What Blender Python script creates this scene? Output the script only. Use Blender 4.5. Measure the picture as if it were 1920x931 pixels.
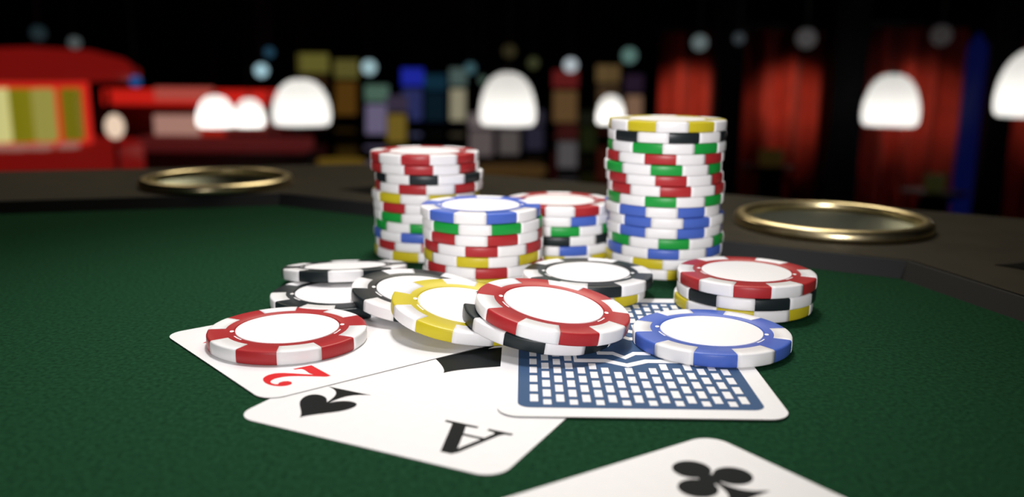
import bpy, bmesh, math, random
from mathutils import Vector, Matrix
random.seed(7)
for o in list(bpy.data.objects): bpy.data.objects.remove(o)
scene = bpy.context.scene
COL = scene.collection
MM = 0.001

# ------------------------------------------------------------------ camera
FPX, PITCH, CAMH, ROLL = 1671.3, math.radians(11.88), 0.0691, math.radians(0.50)
cam_data = bpy.data.cameras.new('camera')
cam = bpy.data.objects.new('camera', cam_data); COL.objects.link(cam)
cam_data.sensor_width = 36.0
cam_data.lens = FPX / 1920 * 36.0
cam_data.clip_start = 0.005; cam_data.clip_end = 100
_fwd = Vector((0, math.cos(PITCH), -math.sin(PITCH)))
_up0 = Vector((0, math.sin(PITCH), math.cos(PITCH))); _rt0 = Vector((1, 0, 0))
_rt = _rt0 * math.cos(ROLL) + _up0 * math.sin(ROLL)
_up = _up0 * math.cos(ROLL) - _rt0 * math.sin(ROLL)
m = Matrix((_rt, _up, -_fwd)).transposed().to_4x4(); m.translation = (0, 0, CAMH)
cam.matrix_world = m
cam_data.dof.use_dof = True
cam_data.dof.focus_distance = 0.218
cam_data.dof.aperture_fstop = 10.5
scene.camera = cam

# ------------------------------------------------------------------ world, big lights, exposure
world = bpy.data.worlds.new('dark_hall'); scene.world = world; world.use_nodes = True
world.node_tree.nodes['Background'].inputs[0].default_value = (0.55, 0.62, 0.7, 1)
world.node_tree.nodes['Background'].inputs[1].default_value = 0.012
scene.view_settings.view_transform = 'Standard'
scene.view_settings.look = 'None'
scene.view_settings.gamma = 1.0
scene.view_settings.use_curve_mapping = False
scene.view_settings.exposure = 0.05

def lamp(name, kind, loc, energy, color=(1, 1, 1), target=None, **kw):
    d = bpy.data.lights.new(name, kind); d.energy = energy; d.color = color
    for k, v in kw.items(): setattr(d, k, v)
    o = bpy.data.objects.new(name, d); COL.objects.link(o); o.location = loc
    if target is not None:
        o.rotation_euler = (Vector(target) - Vector(loc)).to_track_quat('-Z', 'Y').to_euler()
    return o
# lamp over the table, behind the stacks; the other four are added fill lights
lamp('table_lamp_light', 'SPOT', (-0.03, 0.44, 0.72), 19, (1.0, 0.975, 0.975), (-0.040, 0.225, 0),
     spot_size=math.radians(29), spot_blend=1.0, shadow_soft_size=0.06)
lamp('shoulder_fill_light', 'SPOT', (-0.16, -0.10, 0.62), 3.0, (1.0, 0.96, 0.96), (-0.025, 0.215, 0.0),
     spot_size=math.radians(30), spot_blend=1.0, shadow_soft_size=0.10)  # added fill for the chip sides that face the camera
lamp('stack_side_fill_light', 'SPOT', (-0.10, -0.85, 0.36), 64, (1.0, 0.97, 0.98), (0.022, 0.31, 0.038),
     spot_size=math.radians(13), spot_blend=1.0, shadow_soft_size=0.08)  # added low front fill that brightens the stack sides
lamp('brass_highlight_light', 'POINT', (-0.75, 1.5, 0.85), 3.5, (1.0, 0.84, 0.60), shadow_soft_size=0.12)  # added for highlights on the brass and bright stack edges
lamp('rail_fill_light', 'AREA', (0.10, 0.80, 0.70), 3.2, (1.0, 0.90, 0.72), (0.06, 0.40, 0.0), shape='DISK', size=0.5)  # added to brighten the rail and the cup holders

# ------------------------------------------------------------------ helpers
def lin(c):
    c = c / 255.0
    return c / 12.92 if c <= 0.04045 else ((c + 0.055) / 1.055) ** 2.4
def rgb(r, g, b): return (lin(r), lin(g), lin(b), 1.0)

def mat(name, color, rough=0.5, metal=0.0, spec=0.5, emit=None, strength=1.0, coat=0.0, noise=None, bump=None, sheen=0.0):
    mt = bpy.data.materials.new(name); mt.use_nodes = True
    nt = mt.node_tree; b = nt.nodes['Principled BSDF']
    b.inputs['Base Color'].default_value = color
    b.inputs['Roughness'].default_value = rough
    b.inputs['Metallic'].default_value = metal
    b.inputs['Specular IOR Level'].default_value = spec
    b.inputs['Coat Weight'].default_value = coat
    b.inputs['Sheen Weight'].default_value = sheen
    if emit is not None:
        b.inputs['Emission Color'].default_value = emit
        b.inputs['Emission Strength'].default_value = strength
    tc = None
    if noise or bump:
        tc = nt.nodes.new('ShaderNodeTexCoord')
    if noise:   # (scale, amount, detail)
        n = nt.nodes.new('ShaderNodeTexNoise'); n.inputs['Scale'].default_value = noise[0]; n.inputs['Detail'].default_value = noise[2]
        nt.links.new(tc.outputs['Object'], n.inputs['Vector'])
        r = nt.nodes.new('ShaderNodeMapRange'); r.inputs['From Min'].default_value = .3; r.inputs['From Max'].default_value = .7
        r.inputs['To Min'].default_value = 1 - noise[1]; r.inputs['To Max'].default_value = 1 + noise[1]
        nt.links.new(n.outputs['Fac'], r.inputs['Value'])
        v = nt.nodes.new('ShaderNodeVectorMath'); v.operation = 'SCALE'; v.inputs[0].default_value = color[:3]
        nt.links.new(r.outputs['Result'], v.inputs['Scale'])
        nt.links.new(v.outputs['Vector'], b.inputs['Base Color'])
    if bump:    # (scale, strength, distance)
        n2 = nt.nodes.new('ShaderNodeTexNoise'); n2.inputs['Scale'].default_value = bump[0]; n2.inputs['Detail'].default_value = 3
        nt.links.new(tc.outputs['Object'], n2.inputs['Vector'])
        bp = nt.nodes.new('ShaderNodeBump'); bp.inputs['Strength'].default_value = bump[1]; bp.inputs['Distance'].default_value = bump[2]
        nt.links.new(n2.outputs['Fac'], bp.inputs['Height']); nt.links.new(bp.outputs['Normal'], b.inputs['Normal'])
    return mt

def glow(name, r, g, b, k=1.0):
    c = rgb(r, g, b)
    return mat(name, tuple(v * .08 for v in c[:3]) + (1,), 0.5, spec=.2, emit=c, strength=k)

def mesh(name, verts, faces, material=None, smooth=False, scale=1.0):
    me = bpy.data.meshes.new(name)
    me.from_pydata([tuple(c * scale for c in v) for v in verts], [], faces)
    bm = bmesh.new(); bm.from_mesh(me); bmesh.ops.recalc_face_normals(bm, faces=bm.faces); bm.to_mesh(me); bm.free()
    if material: me.materials.append(material)
    if smooth:
        for p in me.polygons: p.use_smooth = True
    me.update()
    return me

def obj(name, me, parent=None, loc=(0, 0, 0), rot=(0, 0, 0)):
    o = bpy.data.objects.new(name, me); COL.objects.link(o)
    o.location = loc; o.rotation_euler = rot
    if parent is not None: o.parent = parent
    return o
def thing(name, label, cat, loc=(0, 0, 0), rot=(0, 0, 0), group=None):
    o = bpy.data.objects.new(name, None); COL.objects.link(o); o.empty_display_size = 0.01
    o.location = loc; o.rotation_euler = rot
    return tag(o, label, cat, group)
def tag(o, label, cat, group=None):
    o['label'] = label; o['category'] = cat
    if group: o['group'] = group
    return o
def struct(o, label=None):
    o['kind'] = 'structure'
    if label: o['label'] = label
    return o

def join_data(parts):
    V, F = [], []
    for v, f in parts:
        k = len(V); V += list(v); F += [tuple(i + k for i in q) for q in f]
    return V, F
def lathe(profile, seg=64, close=False):
    V, F = [], []; n = len(profile)
    for i in range(seg):
        a = 2 * math.pi * i / seg
        for r, z in profile: V.append((r * math.cos(a), r * math.sin(a), z))
    for i in range(seg):
        j = (i + 1) % seg
        for k in range(n - 1 + (1 if close else 0)):
            k2 = (k + 1) % n
            F.append((i * n + k, j * n + k, j * n + k2, i * n + k2))
    return V, F
def box(x0, x1, y0, y1, z0, z1):
    V = [(x, y, z) for x in (x0, x1) for y in (y0, y1) for z in (z0, z1)]
    return V, [(0, 1, 3, 2), (4, 6, 7, 5), (0, 4, 5, 1), (2, 3, 7, 6), (0, 2, 6, 4), (1, 5, 7, 3)]
def prism(poly, z0, z1):
    n = len(poly)
    V = [(x, y, z0) for x, y in poly] + [(x, y, z1) for x, y in poly]
    return V, [tuple(range(n - 1, -1, -1)), tuple(range(n, 2 * n))] + [(i, (i + 1) % n, n + (i + 1) % n, n + i) for i in range(n)]
def bevel_mesh(me, w, seg=2):
    bm = bmesh.new(); bm.from_mesh(me)
    bmesh.ops.bevel(bm, geom=list(bm.edges), offset=w, segments=seg, affect='EDGES', profile=0.6)
    bm.to_mesh(me); bm.free(); me.update(); return me
def fill_shape(name, loops, depth, material, bevel=0.0):
    """flat shape with holes, from 2D loops, as a mesh of the given half thickness (metres in)"""
    cu = bpy.data.curves.new(name, 'CURVE'); cu.dimensions = '2D'; cu.fill_mode = 'BOTH'; cu.extrude = depth
    cu.bevel_depth = bevel; cu.bevel_resolution = 2
    for lp in loops:
        s = cu.splines.new('POLY'); s.points.add(len(lp) - 1); s.use_cyclic_u = True
        for p, (x, y) in zip(s.points, lp): p.co = (x, y, 0, 1)
    t = bpy.data.objects.new(name + '_tmp', cu); COL.objects.link(t)
    dg = bpy.context.evaluated_depsgraph_get()
    me = bpy.data.meshes.new_from_object(t.evaluated_get(dg)); me.name = name
    bpy.data.objects.remove(t); bpy.data.curves.remove(cu)
    me.materials.clear(); me.materials.append(material)
    return me
def bez(pts, n=10):
    """closed outline from cubic pieces: list of (p0, c1, c2, p3) chained, or 2-tuples for straight points"""
    out = []
    for s in pts:
        if len(s) == 2: out.append(s); continue
        p0, c1, c2, p3 = s
        for i in range(n):
            t = i / n; u = 1 - t
            out.append(tuple(u**3 * a + 3 * u*u*t * b + 3 * u*t*t * c + t**3 * d for a, b, c, d in zip(p0, c1, c2, p3)))
    return out
def circle(cx, cy, r, n=48): return [(cx + r * math.cos(2 * math.pi * i / n), cy + r * math.sin(2 * math.pi * i / n)) for i in range(n)]

# ------------------------------------------------------------------ materials
felt = mat('green_felt', (0.0105, 0.047, 0.0205, 1), 0.95, spec=0.02, noise=(900, 0.35, 4), bump=(1500, 0.35, 0.0004))
rail_m = mat('dark_brown_leather', (0.030, 0.024, 0.014, 1), 0.62, spec=0.16, noise=(60, 0.2, 3), bump=(700, 0.12, 0.0003))
lip_m = mat('dark_grey_trim', (0.014, 0.0145, 0.0155, 1), 0.5, spec=0.4)
black_inlay = mat('black_inlay', (0.003, 0.003, 0.003, 1), 0.7, spec=.05)
brass = mat('brass', (0.86, 0.72, 0.42, 1), 0.30, metal=1.0, noise=(300, 0.06, 2))
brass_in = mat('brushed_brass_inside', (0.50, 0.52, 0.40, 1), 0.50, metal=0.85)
card_m = mat('card_stock', (0.86, 0.85, 0.85, 1), 0.42, spec=0.35, noise=(400, 0.01, 2))
core_m = mat('grey_card_core', (0.16, 0.155, 0.15, 1), 0.7)
ink_black = mat('black_ink', (0.006, 0.008, 0.009, 1), 0.6, spec=0.08)
ink_red = mat('red_ink', (0.62, 0.018, 0.022, 1), 0.6, spec=0.08)
ink_blue = mat('blue_ink', (0.048, 0.098, 0.20, 1), 0.6, spec=0.08)
ink_white = mat('white_print', (0.86, 0.86, 0.87, 1), 0.42, spec=0.35)
CH = {
    'red': mat('red_plastic', (0.39, 0.024, 0.028, 1), 0.36, spec=0.28, bump=(900, 0.04, 0.0002)),
    'black': mat('black_plastic', (0.013, 0.019, 0.021, 1), 0.36, spec=0.28, bump=(900, 0.04, 0.0002)),
    'yellow': mat('yellow_plastic', (0.56, 0.465, 0.020, 1), 0.36, spec=0.28, bump=(900, 0.04, 0.0002)),
    'green': mat('green_plastic', (0.012, 0.30, 0.045, 1), 0.36, spec=0.28, bump=(900, 0.04, 0.0002)),
    'blue': mat('blue_plastic', (0.066, 0.132, 0.50, 1), 0.36, spec=0.28, bump=(900, 0.04, 0.0002)),
}
white_pl = mat('white_plastic', (0.84, 0.83, 0.83, 1), 0.36, spec=0.28, bump=(900, 0.03, 0.0002))
inlay_m = mat('white_inlay', (0.90, 0.885, 0.885, 1), 0.45, spec=0.25)

# ------------------------------------------------------------------ the hall (the table stands on a gallery above it)
hall_floor_m = mat('dark_patterned_carpet', (0.020, 0.010, 0.006, 1), 0.9, noise=(6, 0.5, 3))
wall_m = mat('black_painted_wall', (0.006, 0.006, 0.007, 1), 0.8, noise=(2, 0.3, 2))
HZ = -2.40
struct(obj('floor', mesh('floor', *box(-16, 16, 1.6, 19.2, HZ - 0.1, HZ), hall_floor_m)), 'dark carpeted floor of the casino hall')
struct(obj('floor_gallery', mesh('floor_gallery', *box(-3, 3, -2.2, 1.55, -0.80, -0.74), hall_floor_m)), 'dark carpeted gallery floor under the poker table')
struct(obj('wall_back', mesh('wall_back', *box(-16, 16, 19.2, 19.4, HZ, 3.2), wall_m)), 'black back wall of the casino hall')
struct(obj('wall_left', mesh('wall_left', *box(-16.2, -16, -2.4, 19.4, HZ, 3.2), wall_m)))
struct(obj('wall_right', mesh('wall_right', *box(16, 16.2, -2.4, 19.4, HZ, 3.2), wall_m)))
struct(obj('ceiling', mesh('ceiling', *box(-16.2, 16.2, -2.4, 19.4, 3.2, 3.3), wall_m)), 'black ceiling of the casino hall')

# ------------------------------------------------------------------ the poker table
S = MM
OC = (-160.3, 64.4)                      # octagon centre, mm
AP = 335.6                               # felt apothem
def octo(ap):
    r = ap / math.cos(math.pi / 8)
    return [((OC[0] + r * math.cos(math.radians(37.5 + 45 * k))) * S, (OC[1] + r * math.sin(math.radians(37.5 + 45 * k))) * S) for k in range(8)]
table = thing('poker_table', 'octagonal poker table with green felt and dark brown padded rail', 'table', (OC[0] * S, OC[1] * S, -0.74))
def tpart(name, me, label=None):
    o = obj(name, me, table, (-OC[0] * S, -OC[1] * S, 0.74))
    if label: o['label'] = label
    return o
tpart('felt', mesh('felt', *prism(octo(AP + 6), -0.012, 0.0), felt), 'green felt playing surface')
RZ = 5.5
cups = [(128.2, 352.8), (-152.0, 456.0)]
hole_r = 35.9
loops = [octo(AP + 123.0 - 3.0), octo(AP + 3.0 + 1.5)] + [circle(x * S, y * S, hole_r * S, 64) for x, y in cups]
rail_me = fill_shape('rail', loops, 0.016, rail_m, bevel=0.0015)
for v in rail_me.vertices: v.co.z += RZ * S - 0.0175
tpart('rail', rail_me, 'dark brown leather rail')
# sloping grey lip between felt and rail, one piece per side
def lip(k):
    a, b = octo(AP), octo(AP + 3.2); c = octo(AP + 5.5)
    j = (k + 1) % 8
    V = [(*a[k], 0), (*a[j], 0), (*b[k], RZ * S), (*b[j], RZ * S), (*c[k], RZ * S), (*c[j], RZ * S), (*c[k], -.002), (*c[j], -.002), (*a[k], -.002), (*a[j], -.002)]
    F = [(0, 1, 3, 2), (2, 3, 5, 4), (4, 5, 7, 6), (6, 7, 9, 8), (8, 9, 1, 0), (0, 2, 4, 6, 8), (1, 9, 7, 5, 3)]
    return mesh('lip', V, F, lip_m)
for k in range(8): tpart('lip', lip(k), 'dark grey inner trim of the rail' if k == 0 else None)
tpart('apron', mesh('apron', *prism(octo(AP + 105), -0.10, -0.0295), rail_m))
ped = lathe([(0.0, -0.70), (0.26, -0.70), (0.26, -0.66), (0.09, -0.62), (0.075, -0.40), (0.085, -0.14), (0.20, -0.10), (0.0, -0.10)], 40)
tpart('pedestal', mesh('pedestal', [(x + OC[0] * S, y + OC[1] * S, z) for x, y, z in ped[0]], ped[1], rail_m, True))
tpart('base', mesh('base', *prism(octo(300), -0.74, -0.70), rail_m))

def spade_loop(w, h, n=10):
    """spade outline, tip at (0, h/2), width w; the y axis is up"""
    y = lambda t: (t - 0.5) * h
    X = lambda t: t * w / 2
    R_ = [((X(0), y(1)), (X(.08), y(.90)), (X(.38), y(.80)), (X(.66), y(.68))),
          ((X(.66), y(.68)), (X(.98), y(.55)), (X(1.06), y(.40)), (X(.90), y(.33))),
          ((X(.90), y(.33)), (X(.72), y(.26)), (X(.30), y(.28)), (X(.05), y(.45))),
          ((X(.05), y(.45)), (X(.10), y(.20)), (X(.26), y(.07)), (X(.88), y(.0)))]
    right = bez(R_, n) + [(X(.88), y(0))]
    left = [(-x, yy) for x, yy in reversed(right)][:-1]
    return right + left
def place(loop, ox, oy, ang=0.0, s=S):
    c, sn = math.cos(ang), math.sin(ang)
    return [((ox + x * c - y * sn) * s, (oy + x * sn + y * c) * s) for x, y in loop]
# black spade inlays on the rail
for cx, cy, ang in ((-64.0, 441.3, math.radians(90)), (178.8, 275.6, math.radians(72.5))):
    me = fill_shape('spade_inlay', [place(spade_loop(34, 46), cx, cy, ang)], 0.0001, black_inlay)
    for v in me.vertices: v.co.z += RZ * S + 0.0002
    tpart('spade_inlay', me, 'black spade inlaid in the rail')

# brass cup holders let into the rail
for i, (x, y) in enumerate(cups):
    lab = ('brass cup holder ring in the rail beside the three-chip stack', 'brass cup holder ring in the rail beyond the open felt')[i]
    t = thing('cup_holder', lab, 'cup holder', (x * S, y * S, RZ * S), group='brass cup holders in the rail')
    ring = [(33.0, 3.6), (33.5, 4.3), (34.4, 4.6), (35.6, 4.6), (37.0, 4.2), (37.9, 3.2), (38.2, 1.6), (37.9, 0.0), (33.8, 0.0), (33.0, .6)]
    V, F = lathe(ring, 96, True); obj('rim', mesh('rim', V, F, brass, True, S), t)
    cupp = [(33.1, 3.0), (32.9, -20), (32.2, -52), (30.5, -55), (0.01, -55), (0.01, -56.2), (31.2, -56.2), (33.4, -52.5), (33.9, -20), (33.9, 0.3)]
    V, F = lathe(cupp, 96, True); obj('cup', mesh('cup', V, F, brass_in, True, S), t)

# ------------------------------------------------------------------ poker chips
R, T = 19.5, 3.39
h = T / 2
def chip_body(color):
    pr = [(0.01, h - .36), (12.70, h - .36), (12.98, h - .36), (13.02, h - .10), (13.08, h - .05), (18.75, h - .05), (19.08, h - .10), (19.28, h - .25),
          (19.38, h - .50), (19.42, 0), (19.38, -h + .50), (19.28, -h + .25), (19.08, -h + .10), (18.75, -h + .05), (0.01, -h + .05)]
    V, F = lathe(pr, 72)
    me = mesh('body_' + color, V, F, CH[color], True, S)
    return me
def spot_mesh():
    pr = [(15.05, h), (18.8, h), (19.14, h - .06), (19.36, h - .22), (19.46, h - .48), (19.5, 0), (19.46, -h + .48), (19.36, -h + .22), (19.14, -h + .06), (18.8, -h), (15.05, -h)]
    n = 8; V, F = [], []; k = len(pr)
    for i in range(n + 1):
        a = math.radians(-15.2 + 30.4 * i / n)
        for r, z in pr: V.append((r * math.cos(a), r * math.sin(a), z))
    for i in range(n):
        for j in range(k):
            j2 = (j + 1) % k
            F.append((i * k + j, (i + 1) * k + j, (i + 1) * k + j2, i * k + j2))
    F.append(tuple(range(k))); F.append(tuple(range(n * k + k - 1, n * k - 1, -1)))
    me = mesh('edge_spot', V, F, white_pl, False, S)
    for p in me.polygons: p.use_smooth = len(p.vertices) == 4
    return me
def inlay_mesh():
    parts = [lathe([(0.01, h - .03), (12.40, h - .03), (12.54, h - .07), (12.58, h - .355), (0.01, h - .355)], 72)]
    def arc(r0, r1, a0, a1, n=8):
        V, F = [], []
        for i in range(n + 1):
            a = math.radians(a0 + (a1 - a0) * i / n)
            for r, z in ((r0, h - .03), (r1, h - .03), (r1, h - .07), (r0, h - .07)): V.append((r * math.cos(a), r * math.sin(a), z))
        for i in range(n):
            for j in range(4): F.append((4 * i + j, 4 * i + 4 + j, 4 * i + 4 + (j + 1) % 4, 4 * i + (j + 1) % 4))
        F += [(0, 1, 2, 3), (4 * n + 3, 4 * n + 2, 4 * n + 1, 4 * n)]
        return V, F
    for sg in (-1, 1):        # angles from the side of the chip that faces the player
        c = -90 + sg * 88
        V, F = prism([((13.32 + .55 * math.cos(q)) * math.cos(math.radians(c)) - .8 * math.sin(q) * math.sin(math.radians(c)),
                       (13.32 + .55 * math.cos(q)) * math.sin(math.radians(c)) + .8 * math.sin(q) * math.cos(math.radians(c))) for q in [k * math.pi / 4 for k in range(8)]], h - .07, h - .03)
        parts.append((V, F))
        a0, a1 = -90 + sg * 54, -90 + sg * 70
        parts.append(arc(13.22, 13.55, min(a0, a1), max(a0, a1)))
    V, F = join_data(parts)
    me = mesh('inlay', V, F, inlay_m, False, S)
    return me
BODY = {c: chip_body(c) for c in CH}
SPOT = spot_mesh(); INLAY = inlay_mesh()
def chip(color, x, y, z, phase, label, group=None, tilt=None, cat='poker chip'):
    """x, y, z of the chip's middle in mm; phase = angle of a coloured edge block from the side facing the player"""
    t = thing('poker_chip', label, cat, (x * S, y * S, z * S), group=group)
    base = math.atan2(-y, -x)
    if tilt:
        n = Vector((tilt[0], tilt[1], 1)).normalized()
        t.rotation_mode = 'QUATERNION'; t.rotation_quaternion = Vector((0, 0, 1)).rotation_difference(n)
    b = obj('body', BODY[color], t)
    for k in range(6):
        obj('edge_spot', SPOT, t, rot=(0, 0, base + math.radians(phase + 30 + 60 * k)))
    obj('inlay', INLAY, t, rot=(0, 0, base + math.pi / 2))
    return t
ORD = ['topmost', 'second from the top', 'third from the top', 'fourth from the top', 'fifth from the top', 'sixth from the top', 'seventh from the top',
       'eighth from the top', 'ninth from the top', 'tenth from the top', 'eleventh from the top', 'twelfth from the top', 'thirteenth from the top', 'fourteenth from the top', 'lowest']
def stack(chips, y, where, group, zb=0.0):
    n = len(chips)
    for i, (c, x, ph) in enumerate(chips):
        pos = 'lowest' if i == n - 1 else ORD[i]
        jy = 0.0 if i == 0 else random.uniform(-.35, .35)
        chip(c, x, y + jy, zb + (n - i - .5) * T, ph, f'{c} and white poker chip, {pos} in {where}', group)
stack([('yellow', 51.34, 35), ('black', 51.32, 17), ('green', 51.26, 42), ('red', 51.0, 56), ('green', 50.32, 4), ('red', 51.02, 7), ('red', 51.66, 10), ('green', 51.6, 56),
       ('blue', 50.8, 30), ('blue', 52.04, 32), ('blue', 51.62, 28), ('green', 52.19, 9), ('blue', 51.92, 0), ('yellow', 51.54, -14), ('yellow', 51.8, -40)],
      299.3, 'the tallest, yellow-topped stack', 'chips of the tallest stack')
stack([('red', -31.76, 50), ('red', -31.63, 53), ('black', -30.19, 54), ('red', -30.29, 42), ('yellow', -31.57, 18), ('red', -31.15, 22), ('green', -30.87, 17), ('green', -30.62, 55),
       ('blue', -31.01, 46), ('red', -30.58, 7), ('yellow', -30.98, 35)], 322.0, 'the eleven-chip, red-topped stack', 'chips of the eleven-chip stack')
stack([('blue', -10.23, 20), ('green', -9.6, 23), ('red', -9.5, 19), ('red', -9.26, 58), ('yellow', -9.45, 50), ('red', -9.1, 7), ('yellow', -9.66, 9)], 285.1,
      'the blue-topped stack', 'chips of the blue-topped stack')
stack([('red', 16.98, 31), ('blue', 17.04, 27), ('green', 17.22, 6), ('black', 16.91, 57), ('blue', 17.24, 15), ('yellow', 17.05, 51)], 319.0,
      'the six-chip, red-topped stack', 'chips of the six-chip stack')
CT = 0.2                               # card thickness, mm
stack([('red', 67.34, 6), ('black', 67.36, 23), ('yellow', 66.72, 55)], 249.5, 'the three-chip stack', 'chips of the three-chip stack', 3 * CT)
LG = 'loose chips in front of the stacks'
chip('red', -55.65, 213.1, 2 * CT + h, -23, 'red and white poker chip lying flat on the two of diamonds', LG)
chip('blue', 49.85, 213.4, 3 * CT + h, 4, 'blue and white poker chip lying on the blue-backed card', LG)
chip('black', -49.5, 248.5, 2 * CT + h, 10, 'black and white poker chip lying flat behind the loose red chip', LG)
chip('black', -52.3, 273.0, 4.15, -30, 'black and white poker chip with its edge propped on another black chip', LG, (-.03, .135))
chip('black', -25.4, 242.5, 4.4, -7, 'tilted black and white poker chip overlapped by the yellow chip', LG, (.104, -.063))
chip('yellow', -12.05, 224.7, 5.25, -24, 'yellow and white poker chip leaning on a black chip', LG, (.145, -.083))
chip('black', 6.95, 217.3, 5.35, -10, 'black and white poker chip directly under the tilted red chip', LG, (.141, -.074))
chip('red', 10.3, 215.2, 8.25, 20, 'tilted red and white poker chip on top of the loose pile', LG, (.142, -.070))
chip('black', 22.9, 261.2, 3 * CT + 1.5 * T, 15, 'black and white poker chip lying flat on a loose yellow chip', LG)
chip('yellow', 20.6, 260.8, 3 * CT + h, -15, 'yellow and white poker chip hidden under a flat black chip', LG)

# ------------------------------------------------------------------ playing cards
CW, CL = 58.5, 90.5
def card_loop(w, l, r=4.6, n=8):
    out = []
    for cx, cy, a0 in ((w/2 - r, l/2 - r, 0), (-w/2 + r, l/2 - r, 90), (-w/2 + r, -l/2 + r, 180), (w/2 - r, -l/2 + r, 270)):
        for i in range(n + 1):
            a = math.radians(a0 + 90 * i / n); out.append((cx + r * math.cos(a), cy + r * math.sin(a)))
    return out
def card(label, cx, cy, rx, ry, z0, zoff=0.0):
    t = thing('playing_card', label, 'playing card', (cx * S, cy * S, z0 * S), (0, 0, math.atan2(ry, rx)))
    me = mesh('card_sheet', *prism(card_loop(CW, CL), 0, CT), card_m, False, S)
    me.materials.append(core_m)
    for p in me.polygons:
        if abs(p.normal.z) < .5: p.material_index = 1
    obj('sheet', me, t)
    return t
def printed(t, name, loops, ink, lift=0.012, label=None):
    me = fill_shape(name, [[(x * S, y * S) for x, y in lp] for lp in loops], 0.000004, ink)
    o = obj(name, me, t, (0, 0, (CT + lift) * S))
    if label: o['label'] = label
    return o
# coordinates measured as (right, down) from the card's top left corner
def rd(pts, ow=29.0): return [(x - ow, CL / 2 - d) for x, d in pts]
def frame_center(TL, r, ow=29.0):
    u = (-r[1], r[0]); return (TL[0] + ow * r[0] - CL / 2 * u[0], TL[1] + ow * r[1] - CL / 2 * u[1])
# ace of spades
r_ = (-.897, .442); c_ = frame_center((-2.26, 139.1), r_)
ace = card('ace of spades lying face up on the green felt', *c_, *r_, 0.0)
A_out = [(13.9, 4.8), (11.6, 4.8), (10.8, 6.0), (7.7, 15.8), (7.0, 16.75), (5.6, 16.95), (5.6, 17.75), (10.8, 17.75), (10.8, 16.95), (9.1, 16.7), (8.9, 16.1),
         (9.65, 13.65), (14.05, 13.65), (15.3, 16.75), (13.0, 16.95), (13.0, 17.75), (20.2, 17.75), (20.2, 16.95), (18.3, 16.75)]
A_in = [(9.95, 12.8), (11.75, 7.3), (13.75, 12.8)]
printed(ace, 'rank_letter', [rd(A_out), rd(A_in)], ink_black, label='black letter A')
printed(ace, 'suit_pip', [[(46.4 - 29 + x, CL / 2 - 13.6 + y) for x, y in spade_loop(12.8, 16.4)]], ink_black, label='black spade')
printed(ace, 'centre_pip', [[(34.4 - 29 + x, CL / 2 - 58.6 + y) for x, y in spade_loop(34, 36)]], ink_black, label='large black spade')
# two of diamonds
r_ = (-.645, .764); c_ = frame_center((-50.7, 172.7), r_)
two = card('two of diamonds lying face up across the ace of spades', *c_, *r_, CT)
two_l = bez([((5.0, 7.6), (5.2, 5.9), (7.0, 4.7), (9.3, 4.7)), ((9.3, 4.7), (12.0, 4.7), (13.8, 6.2), (13.8, 8.3)),
             ((13.8, 8.3), (13.8, 10.6), (11.0, 12.0), (7.6, 15.3)), (7.6, 15.3), ((7.6, 15.3), (9.2, 14.5), (11.8, 15.6), (12.6, 14.9)), ((12.6, 14.9), (13.0, 14.5), (13.1, 14.0), (13.2, 13.4)),
             (13.9, 13.4), (13.6, 17.9), (4.6, 17.9), (4.6, 16.9), ((4.6, 16.9), (8.0, 13.2), (10.6, 11.0), (10.6, 8.3)), ((10.6, 8.3), (10.6, 6.6), (9.6, 5.6), (8.4, 5.7)),
             ((8.4, 5.7), (7.6, 5.8), (7.1, 6.1), (7.0, 6.5)), ((7.0, 6.5), (8.2, 6.9), (8.3, 9.2), (6.6, 9.3)), ((6.6, 9.3), (5.5, 9.3), (4.9, 8.6), (5.0, 7.6))], 8)
printed(two, 'rank_numeral', [rd(two_l)], ink_red, label='red numeral 2')
def diamond(cx, d, w, hh):
    q = []
    for (x0, y0), (x1, y1) in (((0, hh), (w, 0)), ((w, 0), (0, -hh)), ((0, -hh), (-w, 0)), ((-w, 0), (0, hh))):
        for i in range(6):
            t = i / 6; k = 1 - .10 * math.sin(math.pi * t); q.append(((x0 + (x1 - x0) * t) * k, (y0 + (y1 - y0) * t) * k))
    return [(cx - 29 + x, CL / 2 - d + y) for x, y in q]
printed(two, 'suit_pip', [diamond(45.0, 13.2, 6.2, 8.4)], ink_red, label='red diamond')
for d in (26, 64.5): printed(two, 'centre_pip', [diamond(29, d, 8, 11)], ink_red)
# club card at the front
r_ = (math.cos(math.radians(33.8)), math.sin(math.radians(33.8)))
TL = (37.6 - 58 * r_[0], 158.0 - 58 * r_[1]); c_ = frame_center(TL, r_)
club = card('club card lying alone face up on the felt in front', *c_, *r_, 0.0)
def club_loops(cx, d):
    k = lambda pts: [(cx - 29 + x, CL / 2 - d - y) for x, y in pts]
    st = bez([((0.35, -1.0), (.5, 3.0), (1.2, 6.2), (5.2, 7.3)), (5.2, 7.7), (-5.2, 7.7), ((-5.2, 7.3), (-1.2, 6.2), (-.5, 3.0), (-.35, -1.0))], 10)
    mid = [(-1.6, -2.0), (1.6, -2.0), (2.4, .6), (0.2, 1.2), (-.2, 1.2), (-2.4, .6)]
    return [k(circle(0, -5.1, 3.35, 28)), k(circle(4.15, .55, 3.35, 28)), k(circle(-4.15, .55, 3.35, 28)), k(st), k(mid)]
bm_loops = club_loops(44.7, 13.9)
# the club is one printed mark made of overlapping flat pieces
datas = []
for i, lp in enumerate(bm_loops):
    V, F = prism(lp, 0.008 + .0006 * i, 0.014 + .0006 * i); datas.append((V, F))
V, F = join_data(datas)
o = obj('suit_pip', mesh('suit_pip', V, F, ink_black, False, S), club, (0, 0, CT * S)); o['label'] = 'black club'
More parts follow.
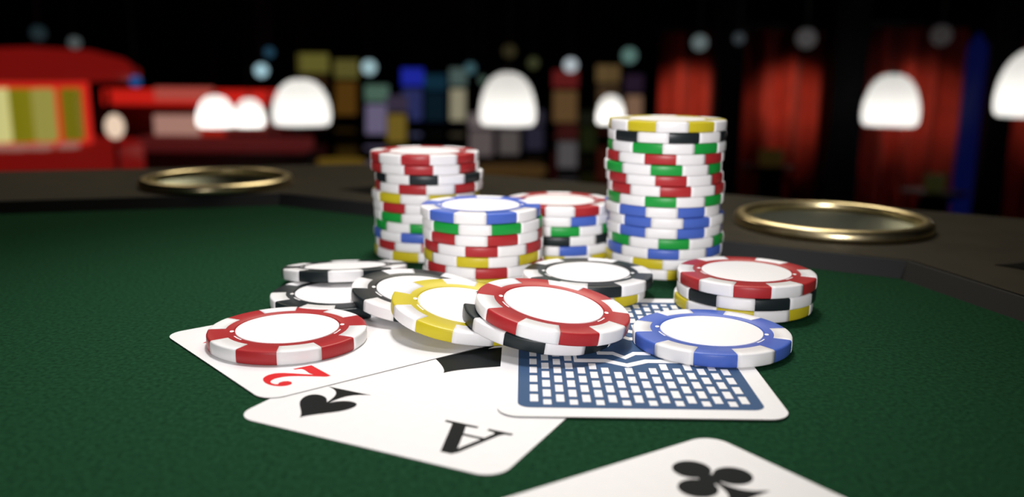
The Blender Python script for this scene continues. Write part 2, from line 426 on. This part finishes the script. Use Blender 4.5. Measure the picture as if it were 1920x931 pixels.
# face-down card
back = card('playing card lying face down, its blue lattice back showing', 27.04, 210.2, 1.0, -.012, 2 * CT)
FW, FH = 50.3, 81.4
printed(back, 'printed_frame', [card_loop(FW, FH, 2.6, 6)], ink_blue, 0.010, 'blue printed back panel')
# medallion outline (half sizes, mm) and lattice of white cells around it
MX, MY, VX, VY = 12.2, 12.5, 5.0, 15.7
def in_med(x, y):
    ax, ay = abs(x), abs(y)
    lim = MY if ax > VX else VY - (VY - MY) * ax / VX
    return ax < MX + 0.9 and ay < lim + 0.2
cells = []
for i in range(17):
    x = (i - 8) * 2.72
    for j in range(-9, 10):
        y = j * 5.72 - (2.86 if i % 2 else 0) - 1.03
        y0, y1 = max(y - 2.0, -38.9), min(y + 2.0, 38.9)
        if y1 - y0 < .8 or in_med(x, (y0 if y > 0 else y1)): continue
        cells.append(prism([(x - .84, y0), (x + .84, y0), (x + .84, y1), (x - .84, y1)], 0.016, 0.022))
V, F = join_data(cells)
o = obj('lattice_print', mesh('lattice_print', V, F, ink_white, False, S), back, (0, 0, CT * S)); o['label'] = 'white lattice cells of the card back'
def med(mx, my, vx, vy):
    return [(mx, my), (vx, my), (0, vy), (-vx, my), (-mx, my), (-mx, -my), (-vx, -my), (0, -vy), (vx, -my), (mx, -my)]
printed(back, 'medallion_line', [med(MX, MY, VX, VY), med(MX - .8, MY - 2.4, VX - .4, VY - 2.6)], ink_white, 0.020)
printed(back, 'medallion_line', [med(6.4, 6.9, 2.8, 10.2), med(5.6, 4.6, 2.4, 7.7)], ink_white, 0.020)

# ------------------------------------------------------------------ things in the hall below, far out of focus
def at(px, py, Y):
    """the point at distance Y (m) into the hall that lies in a given direction from the gallery"""
    a, b = px - 960, py - 465.5
    c, s = math.cos(ROLL), math.sin(ROLL); x = c * a + s * b; y = -s * a + c * b
    d = _rt0 * x + _fwd * FPX - _up0 * y
    return Vector((0, 0, CAMH)) + d * (Y / d.y)
def px2m(n, Y): return n / FPX * Y

def translucent(name, col):
    mt = bpy.data.materials.new(name); mt.use_nodes = True; nt = mt.node_tree
    nt.nodes.remove(nt.nodes['Principled BSDF'])
    tr = nt.nodes.new('ShaderNodeBsdfTranslucent'); tr.inputs['Color'].default_value = col
    df = nt.nodes.new('ShaderNodeBsdfDiffuse'); df.inputs['Color'].default_value = col
    mx = nt.nodes.new('ShaderNodeMixShader'); mx.inputs[0].default_value = .25
    nt.links.new(tr.outputs[0], mx.inputs[1]); nt.links.new(df.outputs[0], mx.inputs[2])
    nt.links.new(mx.outputs[0], nt.nodes['Material Output'].inputs['Surface'])
    return mt
opal = translucent('opal_glass', (0.86, 0.86, 0.85, 1))
cord_m = mat('lamp_cord', (0.02, 0.015, 0.01, 1), 0.5)
def pendant(px, py, w, hh, Y, label, k=1.0):
    c = at(px, py, Y); r = px2m(w, Y) / 2; H = px2m(hh, Y)
    t = thing('pendant_lamp', label, 'lamp', (c.x, c.y, c.z - H / 2), group='white dome pendant lamps in the hall')
    prof = [(r * .90, 0.0), (r * .98, H * .07), (r, H * .2)] + [(max(r * math.cos(math.radians(a)) ** .8, .004), H * (.2 + .8 * math.sin(math.radians(a)))) for a in range(8, 89, 8)] + [(.004, H)]
    obj('shade', mesh('shade', *lathe(prof, 48), opal, True), t)
    obj('diffuser', mesh('diffuser', *lathe([(0.004, H * .015), (r * .90, H * .015), (r * .90, H * .0), (.004, 0)], 40), opal, True), t)
    obj('cap', mesh('cap', *lathe([(0.004, H * .99), (r * .16, H * .985), (r * .12, H * 1.12), (0.004, H * 1.14)], 20), cord_m, True), t)
    obj('cord', mesh('cord', *lathe([(0.006, H * 1.1), (0.006, 3.2 - (c.z - H / 2))], 8), cord_m, True), t)
    lamp('pendant_bulb_light', 'POINT', (c.x, c.y, c.z - H / 2 + H * .17), 62 * r * r * k, (1, .97, .92), shadow_soft_size=r * .15)
    return t
pendant(565, 191, 106, 84, 8.0, 'large white dome pendant lamp beside two smaller bright lamps')
pendant(952, 185, 104, 96, 8.2, 'large white dome pendant lamp between the two taller chip stacks')
pendant(1672, 187, 100, 94, 8.0, 'large white dome pendant lamp in front of the widest red curtain')
pendant(1944, 155, 134, 124, 7.0, 'white dome pendant lamp beside the blue light column')
pendant(404, 208, 68, 58, 11.0, 'small bright pendant lamp in front of the red fascia, wider of the pair', 1.7)
pendant(468, 211, 54, 52, 12.0, 'small bright pendant lamp in front of the red fascia, narrower of the pair', 1.7)
pendant(1145, 205, 50, 52, 12.0, 'small bright pendant lamp beside the top of the tallest chip stack', 1.7)

# red curtains, hung in folds, each with its rail
velvet = mat('red_velvet', (0.44, 0.030, 0.014, 1), 0.75, noise=(3, 0.25, 2), sheen=0.1)
rail_dark = mat('dark_metal', (0.02, 0.02, 0.022, 1), 0.4, metal=0.6)
def curtain(px0, px1, Y, ztop, label, folds):
    a, b = at(px0, 150, Y), at(px1, 150, Y); w = b.x - a.x
    t = thing('curtain', label, 'curtain', ((a.x + b.x) / 2, Y, HZ), group='red curtains in the hall')
    n = folds * 10; V, F = [], []
    for i in range(n + 1):
        x = -w / 2 + w * i / n; ph = 2 * math.pi * folds * i / n
        yy = .10 * math.sin(ph) + .02 * math.sin(ph * .37 + 1)
        V += [(x, yy, 0.03), (x, yy, ztop - HZ), (x, yy + .012, ztop - HZ), (x, yy + .012, 0.03)]
    for i in range(n):
        for j in range(4): F.append((4 * i + j, 4 * i + 4 + j, 4 * i + 4 + (j + 1) % 4, 4 * i + (j + 1) % 4))
    F += [(0, 1, 2, 3), (4 * n + 3, 4 * n + 2, 4 * n + 1, 4 * n)]
    obj('drape', mesh('drape', V, F, velvet, True), t)
    obj('curtain_rail', mesh('curtain_rail', *box(-w / 2 - .1, w / 2 + .1, -.03, .03, ztop - HZ, ztop - HZ + .05), rail_dark), t)
    return (a.x + b.x) / 2, w
cz = 0.42
for px0, px1, Y, lab, folds in ((1236, 1338, 10.5, 'narrow red curtain behind the tallest chip stack', 2), (1396, 1546, 9.6, 'red curtain between two dark pillars', 3),
                                (1618, 1806, 8.9, 'widest red curtain, behind a white pendant lamp', 4), (1900, 2060, 8.6, 'red curtain past the blue light column', 6)):
    curtain(px0, px1, Y, cz, lab, folds)
# dark pillars between the curtains
pillar_m = mat('black_stone', (0.004, 0.004, 0.006, 1), 0.6, spec=.15, noise=(4, 0.3, 3))
for px, Y, w, lab in ((1365, 9.4, 46, 'black pillar between the narrow curtain and its neighbour'), (1582, 9.0, 62, 'black pillar beside the widest curtain'), (1872, 8.4, 46, 'black pillar beside the blue light column')):
    c = at(px, 150, Y); r = px2m(w, Y) / 2
    t = thing('pillar', lab, 'pillar', (c.x, c.y, HZ), group='black pillars between the curtains')
    me = bevel_mesh(mesh('shaft', *box(-r, r, -r, r, .25, 5.45), pillar_m), r * .15)
    obj('shaft', me, t)
    obj('plinth', bevel_mesh(mesh('plinth', *box(-r * 1.25, r * 1.25, -r * 1.25, r * 1.25, 0, .25), pillar_m), r * .1), t)
    obj('capital', bevel_mesh(mesh('capital', *box(-r * 1.2, r * 1.2, -r * 1.2, r * 1.2, 5.45, 5.6), pillar_m), r * .1), t)

# ceiling downlights: can, glowing lens, stem
can_m = mat('grey_can', (0.05, 0.05, 0.05, 1), 0.5)
def downlight(px, py, w, Y, col, k, label, group='globe lights under the ceiling'):
    c = at(px, py, Y); r = px2m(w, Y) / 2
    t = thing('globe_light', label, 'lamp', (c.x, c.y, c.z), group=group)
    prof = [(max(r * math.cos(math.radians(a)), .003), r * math.sin(math.radians(a))) for a in range(-90, 76, 11)]
    obj('globe', mesh('globe', *lathe(prof, 24), glow('globe_glow', *col, k), True), t)
    obj('collar', mesh('collar', *lathe([(r * .3, r * .94), (r * .34, r * 1.25), (.003, r * 1.3)], 16), can_m, True), t)
    obj('stem', mesh('stem', *lathe([(.012, r * 1.2), (.012, 3.2 - c.z)], 8), can_m, True), t)
    return c
for px, py, w, Y, col, k, lab in (
    (490, 132, 40, 12, (150, 185, 195), 1.1, 'pale blue globe light above the narrower small pendant lamp'),
    (692, 126, 44, 12, (150, 180, 185), 1.0, 'pale blue globe light above the eleven-chip stack'),
    (505, 98, 30, 14, (40, 75, 95), .7, 'dim teal globe light above a pale blue one'),
    (1070, 122, 42, 11, (170, 180, 185), 1.0, 'pale grey globe light beside the two globe lights over a small pendant'),
    (1180, 104, 46, 12, (85, 115, 108), .9, 'dim green-grey globe light above the small pendant by the tallest stack'),
    (1312, 80, 46, 8.6, (95, 106, 106), .9, 'grey globe light in front of the narrow red curtain'),
    (1386, 72, 34, 8.4, (60, 66, 70), .7, 'small dim globe light above a black pillar'),
    (1512, 72, 58, 7.8, (70, 68, 68), .8, 'dim grey globe light in front of the curtain between two pillars'),
    (1765, 66, 60, 7.3, (52, 48, 48), .8, 'dim grey globe light in front of the widest red curtain'),
    (140, 80, 36, 9.4, (75, 82, 82), .9, 'dim grey globe light above the round red canopy'),
    (72, 62, 44, 10, (32, 46, 50), .8, 'very dim teal globe light above the round red canopy'),
    (254, 152, 34, 8.4, (35, 85, 150), .7, 'blue globe light at the edge of the round red canopy'),
    (882, 128, 34, 12, (55, 84, 90), 1.0, 'dim teal globe light beside the large central pendant'),
    (905, 150, 24, 13, (70, 90, 80), .8, 'tiny dim green globe light beside the large central pendant'),
    (955, 96, 40, 13, (50, 45, 28), .9, 'dim amber globe light above the large central pendant'),
    (1000, 118, 34, 13, (58, 60, 38), .9, 'dim olive globe light above the large central pendant'),
):
    downlight(px, py, w * .62, Y, col, k * 1.0, lab)
# spot beams on the curtains (from the globe lights in front of them)
for px, py, Y, e, tx, ty in ((1287, 95, 9.5, 34, 1290, 190), (1490, 90, 8.6, 30, 1480, 195), (1735, 90, 7.9, 22, 1722, 200), (1955, 90, 7.7, 14, 1955, 215)):
    c = at(px, py, Y); g = at(tx, ty, Y + 1.0)
    lamp('curtain_spot_light', 'SPOT', (c.x, c.y, c.z), e * 1.0, (1, .72, .52), (g.x, g.y, g.z), spot_size=math.radians(52), spot_blend=1.0, shadow_soft_size=.06)

# blue light column
c = at(1822, 190, 8.0); t = thing('light_column', 'blue glowing light column beside a black pillar', 'light column', (c.x, c.y, HZ))
obj('tube', mesh('tube', *lathe([(.004, .3), (.085, .3), (.085, 2.62), (.004, 2.75)], 24), glow('blue_tube', 10, 18, 74, .38), True), t)
obj('foot', mesh('foot', *lathe([(.004, 0), (.2, 0), (.2, .26), (.12, .3), (.004, .3)], 24), rail_dark, True), t)

# round slot machine kiosk under a red canopy
KY = 10.0
kc = at(62, 150, KY); kr = px2m(184, KY)
red_lit = glow('red_painted_glow', 126, 18, 15, 0.7)  # emission stands in for lamplight on the red canopy and counter
red_lit2 = glow('bright_red_glow', 205, 36, 28, 0.95)  # even red emission for the kiosk core
red_dark = mat('red_lacquer', (0.22, 0.012, 0.010, 1), 0.35)
k = thing('slot_kiosk', 'round slot machine kiosk with a red canopy and olive screens', 'kiosk', (kc.x, kc.y, HZ))
zt = at(62, 88, KY).z - HZ; zb = at(62, 150, KY).z - HZ
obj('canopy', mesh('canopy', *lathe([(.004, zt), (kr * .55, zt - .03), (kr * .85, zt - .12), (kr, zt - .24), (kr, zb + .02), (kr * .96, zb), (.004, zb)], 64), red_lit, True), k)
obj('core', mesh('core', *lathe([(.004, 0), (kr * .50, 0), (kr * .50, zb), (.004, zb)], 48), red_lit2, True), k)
zc = at(62, 268, KY).z - HZ
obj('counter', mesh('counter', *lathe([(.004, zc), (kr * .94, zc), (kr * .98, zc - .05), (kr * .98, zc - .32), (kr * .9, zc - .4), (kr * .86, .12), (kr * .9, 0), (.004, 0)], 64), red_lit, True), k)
cab_m = mat('dark_cabinet', (0.03, 0.012, 0.01, 1), 0.4)
z0, z1 = at(0, 256, KY).z - HZ, at(0, 162, KY).z - HZ
for px, w, col, kk in ((4, 32, (225, 60, 22), 1.1), (58, 36, (205, 200, 130), .9), (97, 26, (122, 116, 20), .9), (130, 28, (150, 144, 70), .9), (163, 26, (112, 104, 18), .9)):
    c = at(px, 200, KY); dx = c.x - kc.x; yy = -math.sqrt(max((kr * .62) ** 2 - dx * dx, .01)); hw = px2m(w, KY) / 2
    p = obj('game_screen', bevel_mesh(mesh('game_screen', *box(dx - hw, dx + hw, yy - .05, yy + .12, z0, z1), glow('kiosk_screen', *col, kk)), .012), k)
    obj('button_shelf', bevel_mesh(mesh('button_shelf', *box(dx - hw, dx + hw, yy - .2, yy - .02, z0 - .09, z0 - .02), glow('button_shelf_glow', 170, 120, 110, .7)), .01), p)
cl = at(215, 237, 9.2); t = thing('globe_light', 'cream globe lamp on a stand beside the slot kiosk', 'lamp', (cl.x, cl.y, HZ))
rr = px2m(34, 9.2) / 2
obj('globe', mesh('globe', *lathe([(max(rr * math.cos(math.radians(a)), .003), cl.z - HZ + rr * 1.35 * math.sin(math.radians(a))) for a in range(-90, 91, 12)], 24), glow('cream_globe', 232, 205, 180, 1.0), True), t)
obj('stand', mesh('stand', *lathe([(.003, 0), (.16, 0), (.16, .03), (.02, .06), (.02, cl.z - HZ - rr * 1.2)], 20), rail_dark, True), t)

# red illuminated fascia of the bar behind, with its bar counter
FY = 13.0
def panel(name, px0, px1, py0, py1, Y, depth, m, parent, base):
    a, b = at(px0, py1, Y), at(px1, py0, Y)
    return obj(name, bevel_mesh(mesh(name, *box(a.x - base.x, b.x - base.x, Y - base.y, Y - base.y + depth, a.z - base.z, b.z - base.z), m), .01), parent)
base = at(350, 200, FY); base.z = HZ
bar = thing('bar', 'long red bar with an illuminated fascia behind the pendant lamps', 'bar', base)
panel('fascia', 192, 512, 170, 196, FY, .3, glow('red_fascia', 190, 30, 22, .95), bar, base)
panel('highlight_panel', 290, 400, 164, 188, FY - .08, .06, glow('pink_highlight_glow', 205, 90, 78, .6), bar, base)  # pink emissive overlay that paints the highlight on the fascia
panel('back_panel', 180, 560, 196, 250, FY + .5, .1, mat('bar_back', (0.10, 0.010, 0.008, 1), .5), bar, base)
panel('glow_patch', 290, 372, 216, 256, FY + .42, .05, glow('pale_patch_glow', 200, 150, 135, .6), bar, base)  # this and the next two: emissive panels for coloured bright patches
panel('glow_patch', 378, 420, 232, 262, FY + .42, .05, glow('red_patch_glow', 170, 36, 16, .85), bar, base)
panel('glow_patch', 420, 520, 222, 246, FY + .42, .05, glow('dark_red_patch_glow', 120, 46, 40, .7), bar, base)
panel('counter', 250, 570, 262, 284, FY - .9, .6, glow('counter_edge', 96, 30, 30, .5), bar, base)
a, b = at(245, 284, FY - .9), at(575, 284, FY - .9)
obj('counter_front', mesh('counter_front', *box(a.x - base.x, b.x - base.x, -.85, -.4, 0, a.z - HZ), mat('counter_front_dark', (0.012, 0.008, 0.010, 1), .5)), bar)
for px, w in ((205, 6), (508, 6), (555, 6)):
    c = at(px, 200, FY); obj('post', mesh('post', *box(c.x - base.x - .03, c.x - base.x + .03, -.05, .05, 0, at(0, 168, FY).z - HZ), rail_dark), bar)

# slot machines in rows on the hall floor
slot_cab = mat('slot_cabinet', (0.016, 0.014, 0.018, 1), 0.35, noise=(5, .3, 2))
def slot(px, top_py, w, Y, screen, topper, belly, label, ks=.55, kt=.55, kb=.4):
    c = at(px, 200, Y); hw = px2m(w, Y) / 2; ztop = at(px, top_py, Y).z - HZ
    t = thing('slot_machine', label, 'slot machine', (c.x, c.y, HZ), group='slot machines in the hall')
    H = ztop
    prof = [(-.05, 0), (.45, 0), (.45, H * .86), (.12, H * .86), (.02, H * .60), (-.12, H * .50), (-.12, H * .45), (0, H * .40)]
    V = [(-hw, y, z) for y, z in prof] + [(hw, y, z) for y, z in prof]; n = len(prof)
    obj('cabinet', mesh('cabinet', V, [tuple(range(n)), tuple(range(2 * n - 1, n - 1, -1))] + [(i, (i + 1) % n, n + (i + 1) % n, n + i) for i in range(n)], slot_cab), t)
    hs = hw * .88
    V = [(-hs, .005, H * .61), (hs, .005, H * .61), (hs, .10, H * .845), (-hs, .10, H * .845)]
    V += [(x, y + .03, z) for x, y, z in V]
    obj('screen', mesh('screen', V, [(0, 1, 2, 3), (7, 6, 5, 4), (0, 4, 5, 1), (1, 5, 6, 2), (2, 6, 7, 3), (3, 7, 4, 0)], glow('slot_screen', *screen, ks)), t)
    obj('topper', bevel_mesh(mesh('topper', *box(-hw * .95, hw * .95, .08, .30, H * .87, H), glow('slot_topper', *topper, kt)), .015), t)
    obj('belly_panel', bevel_mesh(mesh('belly_panel', *box(-hs, hs, -.035, .04, H * .08, H * .38), glow('slot_belly', *belly, kb)), .01), t)
    obj('button_deck', bevel_mesh(mesh('button_deck', *box(-hs, hs, -.15, -.02, H * .495, H * .515), glow('deck_light', *belly, kb)), .005), t)
    return t
rows = [
    (586, 100, 56, 16, (60, 40, 20), (118, 112, 52), (40, 14, 12), 'slot machine with an olive topper behind the large pendant by the bar'),
    (648, 112, 44, 16, (98, 66, 22), (108, 102, 50), (60, 44, 14), 'slot machine with an amber screen and olive topper'),
    (704, 160, 44, 15, (128, 118, 150), (92, 124, 108), (110, 100, 130), 'slot machine with a lavender screen and teal topper'),
    (742, 180, 40, 14.5, (135, 112, 44), (70, 60, 80), (122, 126, 165), 'slot machine with a yellow screen and pale blue belly panel'),
    (772, 128, 42, 16, (52, 58, 110), (38, 50, 185), (96, 98, 135), 'slot machine with a bright blue topper'),
    (815, 140, 44, 17, (16, 34, 46), (22, 54, 72), (20, 22, 14), 'slot machine with a dark teal topper'),
    (858, 128, 32, 16, (175, 168, 140), (90, 110, 105), (90, 82, 66), 'slot machine with a cream screen beside the central pendant'),
    (902, 214, 50, 14, (112, 100, 100), (130, 118, 118), (92, 78, 60), 'slot machine with a pale grey screen under the central pendant'),
    (955, 216, 44, 14.5, (102, 94, 92), (110, 100, 108), (80, 62, 38), 'slot machine with a dim grey screen under the central pendant'),
    (1003, 208, 38, 15, (48, 46, 62), (60, 56, 70), (58, 44, 28), 'slot machine with a dark violet screen under the central pendant'),
    (1060, 132, 50, 16, (112, 84, 52), (112, 34, 34), (70, 20, 20), 'slot machine with a dark red topper and tan screen'),
    (1066, 236, 40, 13, (96, 92, 94), (66, 24, 22), (80, 76, 78), 'slot machine with a grey screen in front of the red-topped one'),
    (1105, 210, 34, 15, (30, 36, 14), (26, 28, 20), (30, 30, 12), 'slot machine with a dark olive screen'),
    (1140, 122, 44, 16.5, (84, 64, 44), (112, 90, 56), (70, 26, 20), 'slot machine with a tan topper behind the small pendant'),
    (1190, 140, 34, 15.2, (150, 116, 92), (46, 32, 50), (110, 30, 24), 'slot machine with a pinkish tan screen beside the small pendant'),
]
for px, tp, w, Y, s_, t_, b_, lab in rows: slot(px, tp, w, Y, s_, t_, b_, lab)
# low gaming tables on the hall floor
def gaming_table(px, py, w, Y, col, kk, label):
    c = at(px, py, Y); r = px2m(w, Y) / 2; H = c.z - HZ
    t = thing('gaming_table', label, 'table', (c.x, c.y, HZ), group='gaming tables in the hall')
    top = lathe([(.004, H), (r * .94, H), (r, H - .03), (r, H - .10), (r * .9, H - .14), (.004, H - .14)], 40)
    obj('table_top', mesh('table_top', [(x, y * .5, z) for x, y, z in top[0]], top[1], glow('table_top_glow', *col, kk), True), t)  # top emits its colour in place of light falling on it
    obj('pedestal', mesh('pedestal', *lathe([(.004, 0), (.35, 0), (.35, .05), (.12, .12), (.10, H - .2), (.25, H - .14), (.004, H - .14)], 24), rail_dark, True), t)
gaming_table(640, 298, 90, 14.5, (112, 88, 30), .6, 'gaming table with an amber glowing top behind the table rail')
gaming_table(960, 310, 130, 12.6, (86, 62, 32), .5, 'gaming table with a brown glowing top under the central pendant')
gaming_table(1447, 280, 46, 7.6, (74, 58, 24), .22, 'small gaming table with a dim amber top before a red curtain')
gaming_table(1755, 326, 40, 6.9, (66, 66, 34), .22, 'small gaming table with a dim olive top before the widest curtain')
